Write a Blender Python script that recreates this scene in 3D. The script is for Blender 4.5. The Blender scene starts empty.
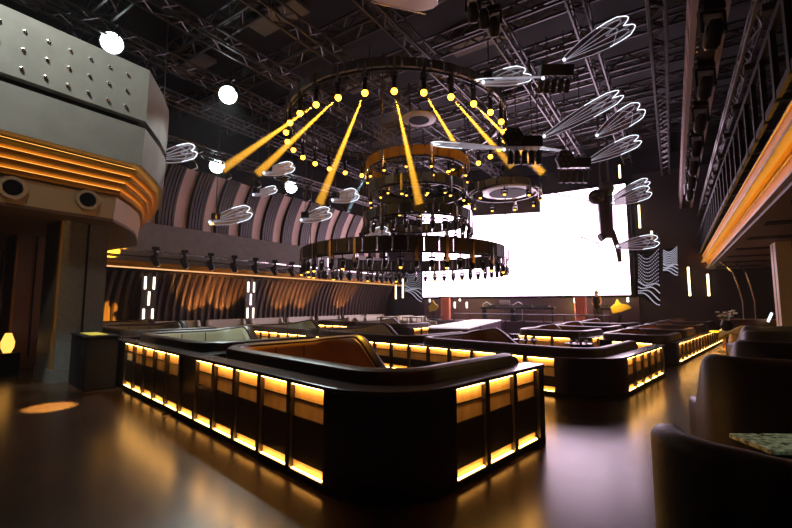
import bpy, math, random
from mathutils import Vector, Matrix
random.seed(4)
C = bpy.context.scene.collection
PI = math.pi
# ------------------------------------------------------------------ camera frame (metres, +Y towards the stage)
F_PX, PITCH, YAW, EYE = 415.0, math.radians(5.5), math.radians(33.7), 1.65
_R = Vector((math.cos(YAW), math.sin(YAW), 0)); _H = Vector((-math.sin(YAW), math.cos(YAW), 0)); _Z = Vector((0, 0, 1))
_F = _H*math.cos(PITCH) + _Z*math.sin(PITCH); _U = -_H*math.sin(PITCH) + _Z*math.cos(PITCH)
def at(px, py, z=None, d=None, X=None, Y=None):
    r = _R*((px-396)/F_PX) + _U*((264-py)/F_PX) + _F
    if z is not None: t = (z-EYE)/r.z
    elif d is not None: t = d/r.dot(_H)
    elif X is not None: t = X/r.x
    else: t = Y/r.y
    return Vector((0, 0, EYE)) + r*t
# seating grid, turned about ten degrees to the room
O_UV = Vector((-1.84, 2.67, 0)); UD = Vector((-0.984, 0.175, 0)); VD = Vector((0.175, 0.984, 0)); ROT = math.atan2(-0.175, 0.984)
def W(u, v, z=0): return O_UV + UD*u + VD*v + Vector((0, 0, z))

# ------------------------------------------------------------------ materials
def mat(name, col, rough=0.5, metal=0.0, emit=None, estr=0.0, noise=None, spec=0.5, coat=0.0, bump=None, alpha=None, trans=0.0):
    m = bpy.data.materials.new(name); m.use_nodes = True
    nt = m.node_tree; b = nt.nodes['Principled BSDF']
    b.inputs['Base Color'].default_value = (*col, 1); b.inputs['Roughness'].default_value = rough
    b.inputs['Metallic'].default_value = metal; b.inputs['Specular IOR Level'].default_value = spec
    b.inputs['Coat Weight'].default_value = coat
    b.inputs['Transmission Weight'].default_value = trans
    if emit: b.inputs['Emission Color'].default_value = (*emit, 1); b.inputs['Emission Strength'].default_value = estr
    tc = nt.nodes.new('ShaderNodeTexCoord')
    if noise:
        sc, lo, hi, stretch = noise
        mp = nt.nodes.new('ShaderNodeMapping'); mp.inputs['Scale'].default_value = stretch
        nz = nt.nodes.new('ShaderNodeTexNoise'); nz.inputs['Scale'].default_value = sc; nz.inputs['Detail'].default_value = 5
        rp = nt.nodes.new('ShaderNodeValToRGB')
        rp.color_ramp.elements[0].position = 0.3; rp.color_ramp.elements[1].position = 0.7
        rp.color_ramp.elements[0].color = (*[c*lo for c in col], 1); rp.color_ramp.elements[1].color = (*[min(1, c*hi) for c in col], 1)
        nt.links.new(tc.outputs['Object'], mp.inputs[0]); nt.links.new(mp.outputs[0], nz.inputs['Vector'])
        nt.links.new(nz.outputs[0], rp.inputs[0]); nt.links.new(rp.outputs[0], b.inputs['Base Color'])
    if bump:
        nz2 = nt.nodes.new('ShaderNodeTexNoise'); nz2.inputs['Scale'].default_value = bump[0]
        bp = nt.nodes.new('ShaderNodeBump'); bp.inputs['Strength'].default_value = bump[1]; bp.inputs['Distance'].default_value = 0.02
        nt.links.new(tc.outputs['Object'], nz2.inputs['Vector']); nt.links.new(nz2.outputs[0], bp.inputs['Height']); nt.links.new(bp.outputs[0], b.inputs['Normal'])
    return m
def glow(name, col, s):
    m = bpy.data.materials.new(name); m.use_nodes = True; nt = m.node_tree; nt.nodes.clear()
    e = nt.nodes.new('ShaderNodeEmission'); e.inputs[0].default_value = (*col, 1); e.inputs[1].default_value = s
    o = nt.nodes.new('ShaderNodeOutputMaterial'); nt.links.new(e.outputs[0], o.inputs[0]); return m
def floor_mat():
    m = mat('floor_slabs', (0.05, 0.028, 0.018), 0.3); nt = m.node_tree; b = nt.nodes['Principled BSDF']; b.inputs['Specular IOR Level'].default_value = .85
    tc = nt.nodes.new('ShaderNodeTexCoord')
    br = nt.nodes.new('ShaderNodeTexBrick'); br.offset = 0.5
    for k, v in (('Scale', 1.0), ('Mortar Size', 0.006), ('Brick Width', 1.6), ('Row Height', 1.2), ('Mortar Smooth', 0.1)): br.inputs[k].default_value = v
    br.inputs['Color1'].default_value = (0.046, 0.022, 0.012, 1); br.inputs['Color2'].default_value = (0.036, 0.018, 0.010, 1); br.inputs['Mortar'].default_value = (0.012, 0.008, 0.006, 1)
    nz = nt.nodes.new('ShaderNodeTexNoise'); nz.inputs['Scale'].default_value = 1.3; nz.inputs['Detail'].default_value = 8
    rr = nt.nodes.new('ShaderNodeMapRange'); rr.inputs[3].default_value = 0.2; rr.inputs[4].default_value = 0.3
    nt.links.new(tc.outputs['Object'], br.inputs['Vector']); nt.links.new(tc.outputs['Object'], nz.inputs['Vector'])
    nt.links.new(nz.outputs[0], rr.inputs[0]); nt.links.new(rr.outputs[0], b.inputs['Roughness']); nt.links.new(br.outputs[0], b.inputs['Base Color'])
    return m
def glass_mat(name, col, alpha, rough=0.2):
    m = mat(name, col, rough); nt = m.node_tree; b = nt.nodes['Principled BSDF']
    t = nt.nodes.new('ShaderNodeBsdfTransparent'); mx = nt.nodes.new('ShaderNodeMixShader'); mx.inputs[0].default_value = alpha
    o = nt.nodes['Material Output']; nt.links.new(t.outputs[0], mx.inputs[1]); nt.links.new(b.outputs[0], mx.inputs[2]); nt.links.new(mx.outputs[0], o.inputs[0])
    return m
M = dict(
    floor=floor_mat(),
    black=mat('black_paint', (0.006, 0.005, 0.006), 0.6, spec=.15),
    ceil=mat('ceiling_black', (0.012, 0.012, 0.014), 0.8),
    truss=mat('truss_metal', (0.10, 0.093, 0.10), 0.4, 0.7),
    dmetal=mat('dark_metal', (0.035, 0.033, 0.036), 0.35, 0.6),
    gunmetal=mat('gunmetal_plate', (0.10, 0.105, 0.095), 0.32, 0.75),
    steel=mat('steel_plate', (0.26, 0.25, 0.24), 0.35, 0.7),
    chrome=mat('bright_chrome', (0.75, 0.72, 0.72), 0.18, 1.0),
    counter=mat('counter_lacquer', (0.016, 0.010, 0.008), 0.28, noise=(6, .7, 1.3, (1, 1, .2)), coat=0.3),
    ledge=mat('ledge_lacquer', (0.05, 0.028, 0.022), 0.27, coat=0.35),
    bay=mat('bay_veneer', (0.72, 0.46, 0.19), 0.55, noise=(9, .8, 1.1, (1, 1, .15))),
    led=glow('amber_led', (1.0, 0.50, 0.12), 34),
    ledlow=glow('amber_led_low', (1.0, 0.52, 0.12), 22),
    ledsoft=glow('amber_strip', (1.0, 0.45, 0.08), 2.0),
    goldled=glow('gold_led', (1.0, 0.50, 0.06), 15),
    leather=mat('brown_leather', (0.05, 0.026, 0.018), 0.38, bump=(60, .08)),
    leatherin=mat('olive_leather', (0.45, 0.43, 0.30), 0.42, bump=(60, .08)),
    amberin=mat('amber_lit_leather', (0.34, 0.16, 0.05), 0.42, bump=(60, .08)),  # amber light on the inner pads put into the leather colour
    seat=mat('seat_leather', (0.40, 0.25, 0.12), 0.45, bump=(60, .08)),
    chair=mat('dark_chair_leather', (0.012, 0.008, 0.007), 0.5, bump=(50, .1)),
    gold=mat('gold_paint', (0.60, 0.30, 0.03), 0.55, 0.0, spec=.15),
    cream=mat('cream_plaster', (0.60, 0.45, 0.27), 0.5),
    taupe=mat('taupe_panel', (0.19, 0.175, 0.155), 0.55, noise=(3, .9, 1.1, (1, 1, 1))),
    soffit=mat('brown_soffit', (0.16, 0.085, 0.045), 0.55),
    pillar=mat('grey_stone', (0.15, 0.145, 0.135), 0.5, noise=(14, .85, 1.15, (1, 1, 1))),
    bronze=mat('bronze_trim', (0.45, 0.25, 0.08), 0.35, 0.6),
    tan=mat('tan_fabric_panel', (0.62, 0.45, 0.38), 0.8),
    rib=mat('dark_rib', (0.05, 0.035, 0.035), 0.5),
    curtain=mat('ribbed_wall', (0.095, 0.06, 0.055), 0.38),
    screen=glow('screen_white', (1.0, 0.72, 0.93), 7.0),
    white=glow('white_led', (0.8, 0.9, 1.0), 2.2),
    whitedim=glow('white_led_line', (0.85, 0.82, 1.0), .45),
    flood=glow('flood_white', (0.86, 1.0, 1.0), 11),
    amberspot=glow('amber_lens', (1.0, 0.40, 0.02), 14),
    ambersmall=glow('amber_small_lens', (1.0, 0.48, 0.05), 5),
    peach=glow('peach_glow', (1.0, 0.5, 0.2), 1.3),
    gantry=mat('pink_lit_metal', (0.55, 0.42, 0.42), 0.55, 0.2),  # pink light from the screen put into the metal colour
    tube=glow('warm_tube', (1.0, 0.72, 0.34), 5),
    tubewhite=glow('warm_white_tube', (1.0, 0.85, 0.66), 5),
    wing=glass_mat('wing_acrylic', (0.30, 0.17, 0.19), 0.7),
    wingclear=glass_mat('wing_clear_acrylic', (0.6, 0.5, 0.52), 0.3),
    wingpale=glass_mat('wing_frosted_acrylic', (0.75, 0.62, 0.58), 0.85, 0.4),
    pinkdoor=mat('rose_curtain', (0.85, 0.30, 0.28), 0.7),
    purple=mat('purple_stage', (0.16, 0.11, 0.16), 0.4),
    stagewhite=mat('glowing_white_deck', (0.85, 0.8, 0.84), 0.18, emit=(1, .86, .95), estr=.75),  # faint emission added so that the deck reads white
    yellow=mat('yellow_cloth', (0.75, 0.55, 0.06), 0.6),
    flower=mat('white_petals', (0.8, 0.8, 0.72), 0.6),
    green=mat('leaf_green', (0.05, 0.12, 0.03), 0.5),
    marble=mat('speckled_stone_top', (0.38, 0.44, 0.32), 0.25, noise=(24, .1, 2.2, (1, 1, 1))),
    cup=mat('white_ceramic', (0.75, 0.72, 0.74), 0.25),
    wood=mat('warm_wood', (0.30, 0.13, 0.05), 0.45, noise=(8, .7, 1.3, (.2, 1, 1))),
    skin=mat('skin', (0.45, 0.25, 0.18), 0.6),
)
for k_ in ('ambersmall', 'amberspot', 'white', 'whitedim', 'peach', 'tube', 'tubewhite'):
    M[k_].cycles.emission_sampling = 'NONE'
# ------------------------------------------------------------------ mesh helpers
class MB:
    def __init__(s): s.v = []; s.f = []
    def add(s, vs, fs):
        n = len(s.v); s.v += [tuple(p) for p in vs]; s.f += [tuple(n+i for i in f) for f in fs]; return s
    def box(s, x0, y0, z0, x1, y1, z1, mx=None):
        vs = [Vector(p) for p in ((x0,y0,z0),(x1,y0,z0),(x1,y1,z0),(x0,y1,z0),(x0,y0,z1),(x1,y0,z1),(x1,y1,z1),(x0,y1,z1))]
        if mx: vs = [mx @ p for p in vs]
        return s.add(vs, [(0,3,2,1),(4,5,6,7),(0,1,5,4),(1,2,6,5),(2,3,7,6),(3,0,4,7)])
    def tube(s, pts, r, n=6, r2=None, closed=False):
        pts = [Vector(p) for p in pts]; vs = []; fs = []; N = len(pts); ref = None
        for i, p in enumerate(pts):
            if closed: t = pts[(i+1) % N]-pts[i-1]
            else: t = pts[min(i+1, N-1)]-pts[max(i-1, 0)]
            t.normalize()
            if ref is None: ref = Vector((0,0,1)) if abs(t.z) < .9 else Vector((1,0,0))
            a = ref - t*ref.dot(t)
            if a.length < 1e-4: a = t.orthogonal()
            a.normalize(); b = t.cross(a); ref = a
            rr = r if r2 is None else r+(r2-r)*i/(N-1)
            vs += [p + a*math.cos(k*2*PI/n)*rr + b*math.sin(k*2*PI/n)*rr for k in range(n)]
        for i in range(N if closed else N-1):
            j = (i+1) % N
            fs += [(i*n+k, i*n+(k+1) % n, j*n+(k+1) % n, j*n+k) for k in range(n)]
        if not closed: fs += [tuple(reversed(range(n))), tuple((N-1)*n+k for k in range(n))]
        return s.add(vs, fs)
    def lathe(s, prof, n=16, mx=None):
        vs = []; fs = []
        for r, z in prof: vs += [Vector((r*math.cos(k*2*PI/n), r*math.sin(k*2*PI/n), z)) for k in range(n)]
        if mx: vs = [mx @ p for p in vs]
        for i in range(len(prof)-1): fs += [(i*n+k, i*n+(k+1) % n, (i+1)*n+(k+1) % n, (i+1)*n+k) for k in range(n)]
        fs += [tuple(reversed(range(n))), tuple((len(prof)-1)*n+k for k in range(n))]
        return s.add(vs, fs)
    def ball(s, c, r, n=10, sq=1.0):
        return s.lathe([(max(1e-4, r*math.sin(PI*i/n)), -r*sq*math.cos(PI*i/n)) for i in range(n+1)], n+2, Matrix.Translation(c))
    def prism(s, poly, vec):
        n = len(poly); a = [Vector(p) for p in poly]; vec = Vector(vec)
        return s.add(a+[p+vec for p in a], [tuple(reversed(range(n))), tuple(range(n, 2*n))]+[(i, (i+1) % n, n+(i+1) % n, n+i) for i in range(n)])
    def sweep(s, path, section, closed=False):
        """path: [(x,y)], section(i) -> [(offset to the right of travel, z)]"""
        P = [Vector((p[0], p[1], 0)) for p in path]; N = len(P); vs = []; m = None
        for i in range(N):
            if closed: t0 = (P[i]-P[i-1]).normalized(); t1 = (P[(i+1) % N]-P[i]).normalized()
            else:
                t0 = (P[i]-P[i-1]).normalized() if i else (P[1]-P[0]).normalized()
                t1 = (P[i+1]-P[i]).normalized() if i < N-1 else t0
            t = (t0+t1).normalized(); k = 1/max(.35, t.dot(t1)); nr = Vector((t.y, -t.x, 0))*k
            sec = section(i); m = len(sec)
            vs += [P[i]+nr*o+Vector((0,0,z)) for o, z in sec]
        fs = [(i*m+k, i*m+(k+1) % m, ((i+1) % N)*m+(k+1) % m, ((i+1) % N)*m+k) for i in range(N if closed else N-1) for k in range(m)]
        if not closed: fs += [tuple(reversed(range(m))), tuple((N-1)*m+k for k in range(m))]
        return s.add(vs, fs)
    def build(s, name, m, parent=None, smooth=False, bevel=0.0, loc=None, rot=None):
        me = bpy.data.meshes.new(name); me.from_pydata(s.v, [], s.f); me.update()
        import bmesh
        bm = bmesh.new(); bm.from_mesh(me); bmesh.ops.recalc_face_normals(bm, faces=bm.faces); bm.to_mesh(me); bm.free()
        o = bpy.data.objects.new(name, me); C.objects.link(o); me.materials.append(M[m] if isinstance(m, str) else m)
        if smooth:
            for p in me.polygons: p.use_smooth = True
            try: me.set_sharp_from_angle(angle=math.radians(40))
            except Exception: pass
        if bevel:
            b = o.modifiers.new('b', 'BEVEL'); b.width = bevel; b.segments = 2; b.limit_method = 'ANGLE'
        if parent: o.parent = parent
        if loc is not None: o.location = loc
        if rot is not None: o.rotation_euler = rot
        return o
def tag(o, label, cat, group=None):
    o['label'] = label; o['category'] = cat
    if group: o['group'] = group
    return o
def thing(name, label, cat, loc=(0,0,0), rotz=0.0, group=None):
    o = bpy.data.objects.new(name, None); C.objects.link(o); o.location = loc; o.rotation_euler = (0, 0, rotz); o.empty_display_size = .1
    return tag(o, label, cat, group)
def struct(o, label=None):
    o['kind'] = 'structure'
    if label: o['label'] = label; o['category'] = 'structure'
    return o
def sempty(name, label=None):
    o = bpy.data.objects.new(name, None); C.objects.link(o); return struct(o, label)
def dup(o, parent=None):
    c = o.copy(); C.objects.link(c)
    if parent: c.parent = parent
    for ch in list(o.children): dup(ch, c)
    return c
def arc(cx, cy, r, a0, a1, n=8): return [(cx+r*math.cos(a0+(a1-a0)*i/n), cy+r*math.sin(a0+(a1-a0)*i/n)) for i in range(n+1)]
ORD = ['first','second','third','fourth','fifth','sixth','seventh','eighth','ninth','tenth','eleventh','twelfth','thirteenth','fourteenth','fifteenth','sixteenth','seventeenth','eighteenth','nineteenth','twentieth']

# ------------------------------------------------------------------ room shell
struct(MB().box(-19, -4, -.2, 9, 31, 0).build('floor', 'floor'))
struct(MB().box(-19, -4, 11.2, 9, 31, 11.4).build('ceiling', 'ceil'))
struct(MB().box(-19.2, -4, 0, -18.9, 31, 11.2).build('wall_left', 'black'))
struct(MB().box(8.7, -4, 0, 9, 31, 11.2).build('wall_right', 'black'))
struct(MB().box(-18.9, 30.7, 0, 8.7, 31, 11.2).build('wall_stage', 'black'))
struct(MB().box(-18.9, -4, 0, 8.7, -3.7, 11.2).build('wall_rear', 'black'))

# ribbed curved slats on the left wall, one wall surface
mb = MB()
for i in range(64):
    y = 5.2+i*.33
    pts = [(-18.3+.62*max(0, (k/8))**2.6, y, .6+2.35*k/8) for k in range(9)]
    vs = []
    for (x, yy, z) in pts: vs += [(x-.05, yy-.11, z), (x+.05, yy-.06, z), (x+.05, yy+.06, z), (x-.05, yy+.11, z)]
    fs = [(4*k+j, 4*k+j+1, 4*k+j+5, 4*k+j+4) for k in range(8) for j in range(3)]
    mb.add(vs, fs)
mb.box(-18.7, 5, 0, -18.38, 26.6, 3)
w = mb.build('wall_left_slats', 'curtain', smooth=True); struct(w)

# long balcony along the left wall
bal = sempty('balcony_slab', 'long gold-edged balcony running along the ribbed side wall')
MB().box(-18.9, 6.4, 2.98, -17.0, 29, 3.1).build('soffit', 'soffit', bal)
mb = MB()
for k, (x, z0, z1) in enumerate(((-17.0, 2.98, 3.07), (-16.93, 3.07, 3.16), (-16.86, 3.16, 3.26))): mb.box(x-.5, 6.4, z0, x, 29, z1)
mb.build('fascia', 'gold', bal)
MB().box(-16.99, 6.4, 3.0, -16.975, 29, 3.05).build('led_strip', 'peach', bal)  # no LED here: glowing strip added to make the fascia look lit
MB().prism([(-16.95, 6.4, 3.28), (-17.05, 6.4, 3.55), (-17.9, 6.4, 5.0), (-18.3, 6.4, 5.0), (-18.3, 6.4, 3.28)], (0, 22.6, 0)).build('parapet', 'taupe', bal)
for r_ in (0, 1): MB().box(-16.78+.1*r_, 6.4, 3.42+.22*r_, -16.72+.1*r_, 29, 3.47+.22*r_).build('rail', 'chrome' if r_ else 'dmetal', bal)

# upper left wall: curved ribs with tan panels between
upw = sempty('wall_left_upper', 'curved upper side wall of dark ribs and tan panels')
def curved(y0, y1, dx, m, name):
    prof = [(-18.3+.9*(k/8)**2.2, 4.95+2.6*k/8) for k in range(9)]
    vs = []; fs = []
    for (x, z) in prof: vs += [(x+dx, y0, z), (x+dx, y1, z), (x-.3, y1, z), (x-.3, y0, z)]
    for k in range(8): fs += [(4*k+j, 4*k+(j+1) % 4, 4*k+4+(j+1) % 4, 4*k+4+j) for j in range(4)]
    fs += [(3, 2, 1, 0), (32, 33, 34, 35)]
    return MB().add(vs, fs).build(name, m, upw, smooth=True)
for i in range(13):
    yc = 8.55+i*1.36
    curved(yc-.29, yc+.29, 0, 'tan', 'tan_panel')
    for k in range(5): curved(yc+.34+k*.145, yc+.34+k*.145+.105, .14, 'rib', 'rib')
curved(5.8, 26.5, -.2, 'rib', 'backing')

# near curved balcony, top left
nb = sempty('balcony_near', 'rounded near balcony with stepped amber coves over stone pillars')
path = [(-10.1, -3.6), (-10.1, 4.0), (-10.75, 4.55), (-11.4, 5.02)]
path += [(-11.4-1.9*math.sin(a)-.55*(1-math.cos(a)), 5.02+1.15*math.sin(a*.9)) for a in [k*PI/2/8 for k in range(1, 9)]] + [(-18.8, 6.2)]
def band(off0, off1, z0, z1, m, name, **kw):
    return MB().sweep(path, lambda i: [(-1.5, z0), (off0, z0), (off1, z1), (-1.5, z1)]).build(name, m, nb, **kw)
band(0, .05, 3.5, 3.98, 'cream', 'fascia_band')
for k in range(4):
    band(.12+.11*k, .12+.11*k, 4.02+.15*k, 4.12+.15*k, 'gold', 'cove_step')
    MB().sweep(path, lambda i: [(.02+.11*k, 4.125+.15*k), (.09+.11*k, 4.125+.15*k), (.09+.11*k, 4.14+.15*k), (.02+.11*k, 4.14+.15*k)]).build('led_strip', 'ledsoft', nb)
    band(-.05+.11*k, -.05+.11*k, 4.12+.15*k, 4.17+.15*k, 'gold', 'cove_recess')
band(.56, .60, 4.66, 5.5, 'taupe', 'parapet_panel')
band(.42, .42, 5.5, 5.66, 'black', 'shadow_gap')
band(.60, .62, 5.66, 6.85, 'taupe', 'perforated_panel')
MB().prism([(x-.9*0, y, 3.44) for x, y in path]+[(-18.8, -3.6, 3.44)], (0, 0, .06)).build('soffit', 'soffit', nb)
mb = MB()
for r_, z in enumerate((5.85, 6.2, 6.55)):
    for k in range(30): mb.ball((-9.485, 3.85-.34*k, z), .035, 6)
    for k in range(8): mb.ball((-10.0-.24*k, 4.42-.0+.185*k, z), .03, 6)
mb.build('highlight_dots', 'chrome', nb)  # chrome beads added to stand in for the panel's rows of highlight dots
for (px, py) in ((12, 188), (87, 200)):
    p = at(px, py, X=-10.06)
    mx = Matrix.Translation(p) @ Matrix.Rotation(PI/2, 4, 'Y')
    g = MB().lathe([(.21, -.02), (.21, .06), (.15, .06), (.14, -.02)], 24, mx).build('round_downlight', 'cream', nb, smooth=True)
    MB().lathe([(.138, 0), (.138, .065)], 24, mx).build('dark_recess', 'black', g, smooth=True)
p = at(126, 211, d=10.15); mx = Matrix.Translation(p) @ Matrix.Rotation(math.radians(50), 4, 'Z') @ Matrix.Rotation(PI/2, 4, 'Y')
g = MB().lathe([(.21, -.12), (.21, .05), (.15, .05), (.14, -.12)], 24, mx).build('round_downlight', 'cream', nb, smooth=True)
MB().lathe([(.138, -.1), (.138, .055)], 24, mx).build('dark_recess', 'black', g, smooth=True)

def stone_pillar(x0, x1, y0, y1, h, label, m='pillar'):
    r = sempty('pillar', label)
    MB().box(x0, y0, 0.28, x1, y1, h).build('shaft', m, r)
    MB().box(x0-.02, y0-.02, 0, x1+.02, y1+.02, .28).build('base', m, r)
    MB().box(x1, (y0+y1)/2+.03, .28, x1+.012, (y0+y1)/2+.07, h).build('groove', 'black', r)
    MB().box(x1-.1, y0-.015, .28, x1+.012, y0+.03, h).build('bronze_edge', 'bronze', r)
    return r
stone_pillar(-11.8, -10.9, 3.35, 4.25, 3.44, 'grey stone pillar carrying the near rounded balcony')
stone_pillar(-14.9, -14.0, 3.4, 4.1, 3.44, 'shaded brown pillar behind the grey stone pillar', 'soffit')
# panelled wall under the near balcony
mb = MB()
for k in range(10): mb.box(-18.7, -3.4+.95*k, 0, -18.6, -2.5+.95*k, 3.4)
struct(mb.build('wall_left_panels', 'soffit'))

# right balcony
rb = sempty('balcony_right', 'straight gold-stepped balcony running down the aisle side')
for k, (xo, z0, z1) in enumerate(((1.60, 3.5, 3.80), (1.42, 3.82, 4.14))):
    MB().prism([(xo, -3, z0), (xo-.06, -3, z1), (xo+1.2, -3, z1), (xo+1.2, -3, z0)], (0, 31.6, 0)).build('fascia_step', 'gold', rb)
    MB().prism([(xo-.13, -3, z0-.015), (xo-.13, -3, z0+.035), (xo-.118, -3, z0+.035), (xo-.118, -3, z0), (xo-.001, -3, z0), (xo-.001, -3, z0-.015)], (0, 31.6, 0)).build('light_trough', 'cream', rb)
    MB().box(xo-.10, -3, z0+.004, xo-.075, 28.6, z0+.02).build('led_strip', 'goldled', rb)
    MB().box(xo-.09, -3, z1-.02, xo-.064, 28.6, z1).build('edge_trim', 'cream', rb)
MB().box(1.56, -3, 3.42, 8.6, 28.6, 3.5).build('soffit', 'soffit', rb)
mb = MB().box(1.2, -3, 5.1, 1.26, 28.6, 5.2).box(1.2, -3, 4.2, 1.25, 28.6, 4.3)
for k in range(40): mb.box(1.19, -2.6+.78*k, 4.2, 1.25, -2.48+.78*k, 5.1)
mb.build('railing', 'black', rb)
MB().box(1.6, -3, 4.14, 8.6, 28.6, 4.2).build('deck', 'black', rb)
for k in range(9): MB().box(1.75, 4+2.6*k, 3.405, 3.4, 4.5+2.6*k, 3.42).build('recess_panel', 'black', rb)
r = sempty('pillar', 'rose-lit pillar under the gold aisle balcony')
MB().box(2.5, 15.85, .0, 2.85, 16.6, 3.42).build('shaft', 'cream', r)
MB().box(2.86, 15.8, 0, 4.0, 16.7, 3.42).build('side_panel', 'black', r)
MB().box(2.49, 16.2, 0, 2.5, 16.22, 3.42).build('groove', 'black', r)

# ------------------------------------------------------------------ roof trusses
def truss(a, b, s, m='truss', r=.045, step=None):
    a = Vector(a); b = Vector(b); d = (b-a); L = d.length; d.normalize(); sd = d.cross(_Z).normalized(); mb = MB()
    ch = [(sd*s/2*i+_Z*s/2*j) for i, j in ((-1,-1), (1,-1), (1,1), (-1,1))]
    for c in ch: mb.tube([a+c, b+c], r, 5)
    step = step or s*1.3; n = int(L/step)
    for k in range(n):
        p = a+d*step*k; q = a+d*step*(k+1)
        for i in range(4):
            c0, c1 = ch[i], ch[(i+1) % 4]
            if k % 2: c0, c1 = c1, c0
            mb.tube([p+c0, q+c1], r*.6, 4)
    return struct(mb.build('roof_truss', m))
for k, y in enumerate((2.5, 4.8, 7.2, 9.6, 12.0, 14.4, 16.8, 19.2, 21.6, 24.0)): truss((-18.5, y, 10.45), (8, y, 10.45), .5, r=.05)
for x in (-16.5, -14, -11.5, -9, -6.5, -4, -1.8): truss((x, -2, 9.95), (x, 27, 9.95), .4, r=.042)
for x in (-15.2, -10.2, -5.2): 
    for y in (3.6, 8.4, 13.2, 18.0, 22.8): struct(MB().box(x-1.1, y-.35, 10.85, x+1.1, y+.35, 10.98).build('ceiling_panel', 'taupe'))
truss((-15.6, 7.6, 7.75), (-14.6, 27, 7.75), .34, r=.04)
truss((0.05, -1, 8.9), (0.0, 27, 8.9), .35, r=.05)
# plated gantry over the aisle
g = sempty('gantry_beam', 'long plated gantry running overhead along the aisle')
for z in (6.75, 7.4): 
    MB().box(.52, 2, z, .62, 28, z+.1).build('chord', 'gantry', g); MB().box(.98, 2, z, 1.08, 28, z+.1).build('chord', 'gantry', g)
mb = MB()
for k in range(26):
    y = 2.2+k*1.0
    mb.box(.54, y, 6.85, .58, y+.62, 7.4)
mb.build('web_plates', 'gantry', g)
mb = MB()
for k in range(130): mb.box(.63, 2.05+k*.2, 6.78, .68, 2.15+k*.2, 6.86)
mb.build('pin_track', 'chrome', g)
MB().box(.62, 2, 6.8, .98, 28, 6.84).build('soffit', 'rib', g)
truss((1.35, 2, 6.2), (1.35, 28, 6.2), .16, r=.035, step=.5)
for k in range(13): struct(MB().box(1.3, 4+1.85*k, 5.9, 5.5, 4.14+1.85*k, 6.02).build('cross_beam', 'rib'))
# upper hung walls / end wall right of the screen
struct(MB().box(-1.6, 26.8, 0, 8.6, 27.0, 9).build('wall_stage_side', 'rib'))
struct(MB().box(-18.6, 26.8, 0, -15.2, 27.0, 9).build('wall_stage_corner', 'rib'))
struct(MB().box(-15.2, 26.5, 0, -1.6, 26.7, 2.05).build('wall_stage_base', 'purple'))

# ------------------------------------------------------------------ screen and stage
t = thing('video_screen', 'huge glowing white video screen across the end of the hall', 'screen', (-8.45, 26, 2.1))
MB().box(-6.55, -.02, .05, 6.52, 0, 6.25).build('display', 'screen', t)
MB().box(-6.75, 0.002, -.1, 6.72, .3, 6.4).build('frame', 'black', t)
# angled header panels at the top of the screen
for (a, b, c, d, lb) in (((470, 196), (540, 190), (540, 212), (470, 216), 'grey header panel hanging before the top of the white screen'),):
    P = [at(*q, Y=25.3) for q in (a, b, c, d)]
    tag(MB().prism(P, (0, .15, 0)).build('header_panel', 'truss'), lb, 'panel')
# patterned LED side panels
def side_panel(pts, Y, label, seed):
    P = [at(*q, Y=Y) for q in pts]; t = thing('side_display', label, 'screen', P[0])
    q = [p-P[0] for p in P]
    MB().prism(q, (0, .12, 0)).build('panel', 'black', t)
    rnd = random.Random(seed); mb = MB()
    B = lambda s, r_: (q[0].lerp(q[1], s)).lerp(q[3].lerp(q[2], s), r_)+Vector((0, -.02, 0))
    for k in range(9):
        z = .06+.07*k
        for j in range(14): mb.ball(B(.04+.068*j, min(.98, z+.1*math.sin(j*.3))), .028, 5)
    for k in range(4): mb.tube([B(s/8, min(.98, .66+.09*k+.05*math.sin(s*.7+k))) for s in range(9)], .028, 4)
    mb.build('dot_pattern', 'whitedim', t)
side_panel([(638, 252), (660, 250), (660, 307), (638, 296)], 25.6, 'patterned side display beside the white screen, lower of two', 1)
side_panel([(663, 249), (678, 247), (678, 276), (663, 272)], 25.9, 'short patterned side display next to the warm wall tubes', 2)
side_panel([(405, 272), (422, 268), (422, 303), (405, 292)], 25.6, 'patterned side display in the corner by the ribbed wall', 3)
# vertical warm tubes
def tube_light(p, h, label, mt='tube', grp='warm wall tubes'):
    t = thing('tube_light', label, 'light', p, 0, grp)
    MB().box(-.05, -.045, 0, .05, .0, h).build('tube', mt, t); MB().box(-.07, 0.002, -.03, .07, .05, h+.03).build('housing', 'dmetal', t)
for px, y0, y1, lb in ((690, 267, 296, 'tall warm tube light low on the end wall, nearer the screen'), (709, 274, 296, 'warm tube light low on the end wall, nearer the gold balcony'),
                       (640, 205, 228, 'warm tube light high beside the screen, middle one'), (652, 231, 240, 'short warm tube light high on the end wall'), (620, 165, 178, 'small warm tube light above the corner of the screen')):
    a = at(px, y1, Y=26.72); b = at(px, y0, Y=26.72); tube_light(a, b.z-a.z, lb)
for px, y0, y1, lb in ((396, 281, 299, 'slim warm tube hanging at the end of the ribbed wall, nearer the wall'), (403, 279, 298, 'slim warm tube hanging at the end of the ribbed wall, nearer the screen')):
    a = at(px, y1, Y=25.5); b = at(px, y0, Y=25.5); tube_light(a, b.z-a.z, lb)
for i, (px, y0, y1) in enumerate(((430, 297, 302), (447, 296, 303), (460, 296, 301), (455, 302, 308), (467, 302, 308), (575, 296, 303), (597, 295, 303), (628, 294, 302))):
    a = at(px, y1, Y=26.4); b = at(px, y0, Y=26.4); tube_light(a, b.z-a.z, 'stubby warm tube on the stage base below the screen, %s from the ribbed wall' % ORD[i], 'tubewhite', 'stage base tubes')
# low stage deck
dk = tag(MB().box(-14.8, 24.2, 0, -1.9, 26.48, .62).build('stage_deck', 'purple', bevel=.02), 'long low stage deck at the foot of the white screen', 'stage')
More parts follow.
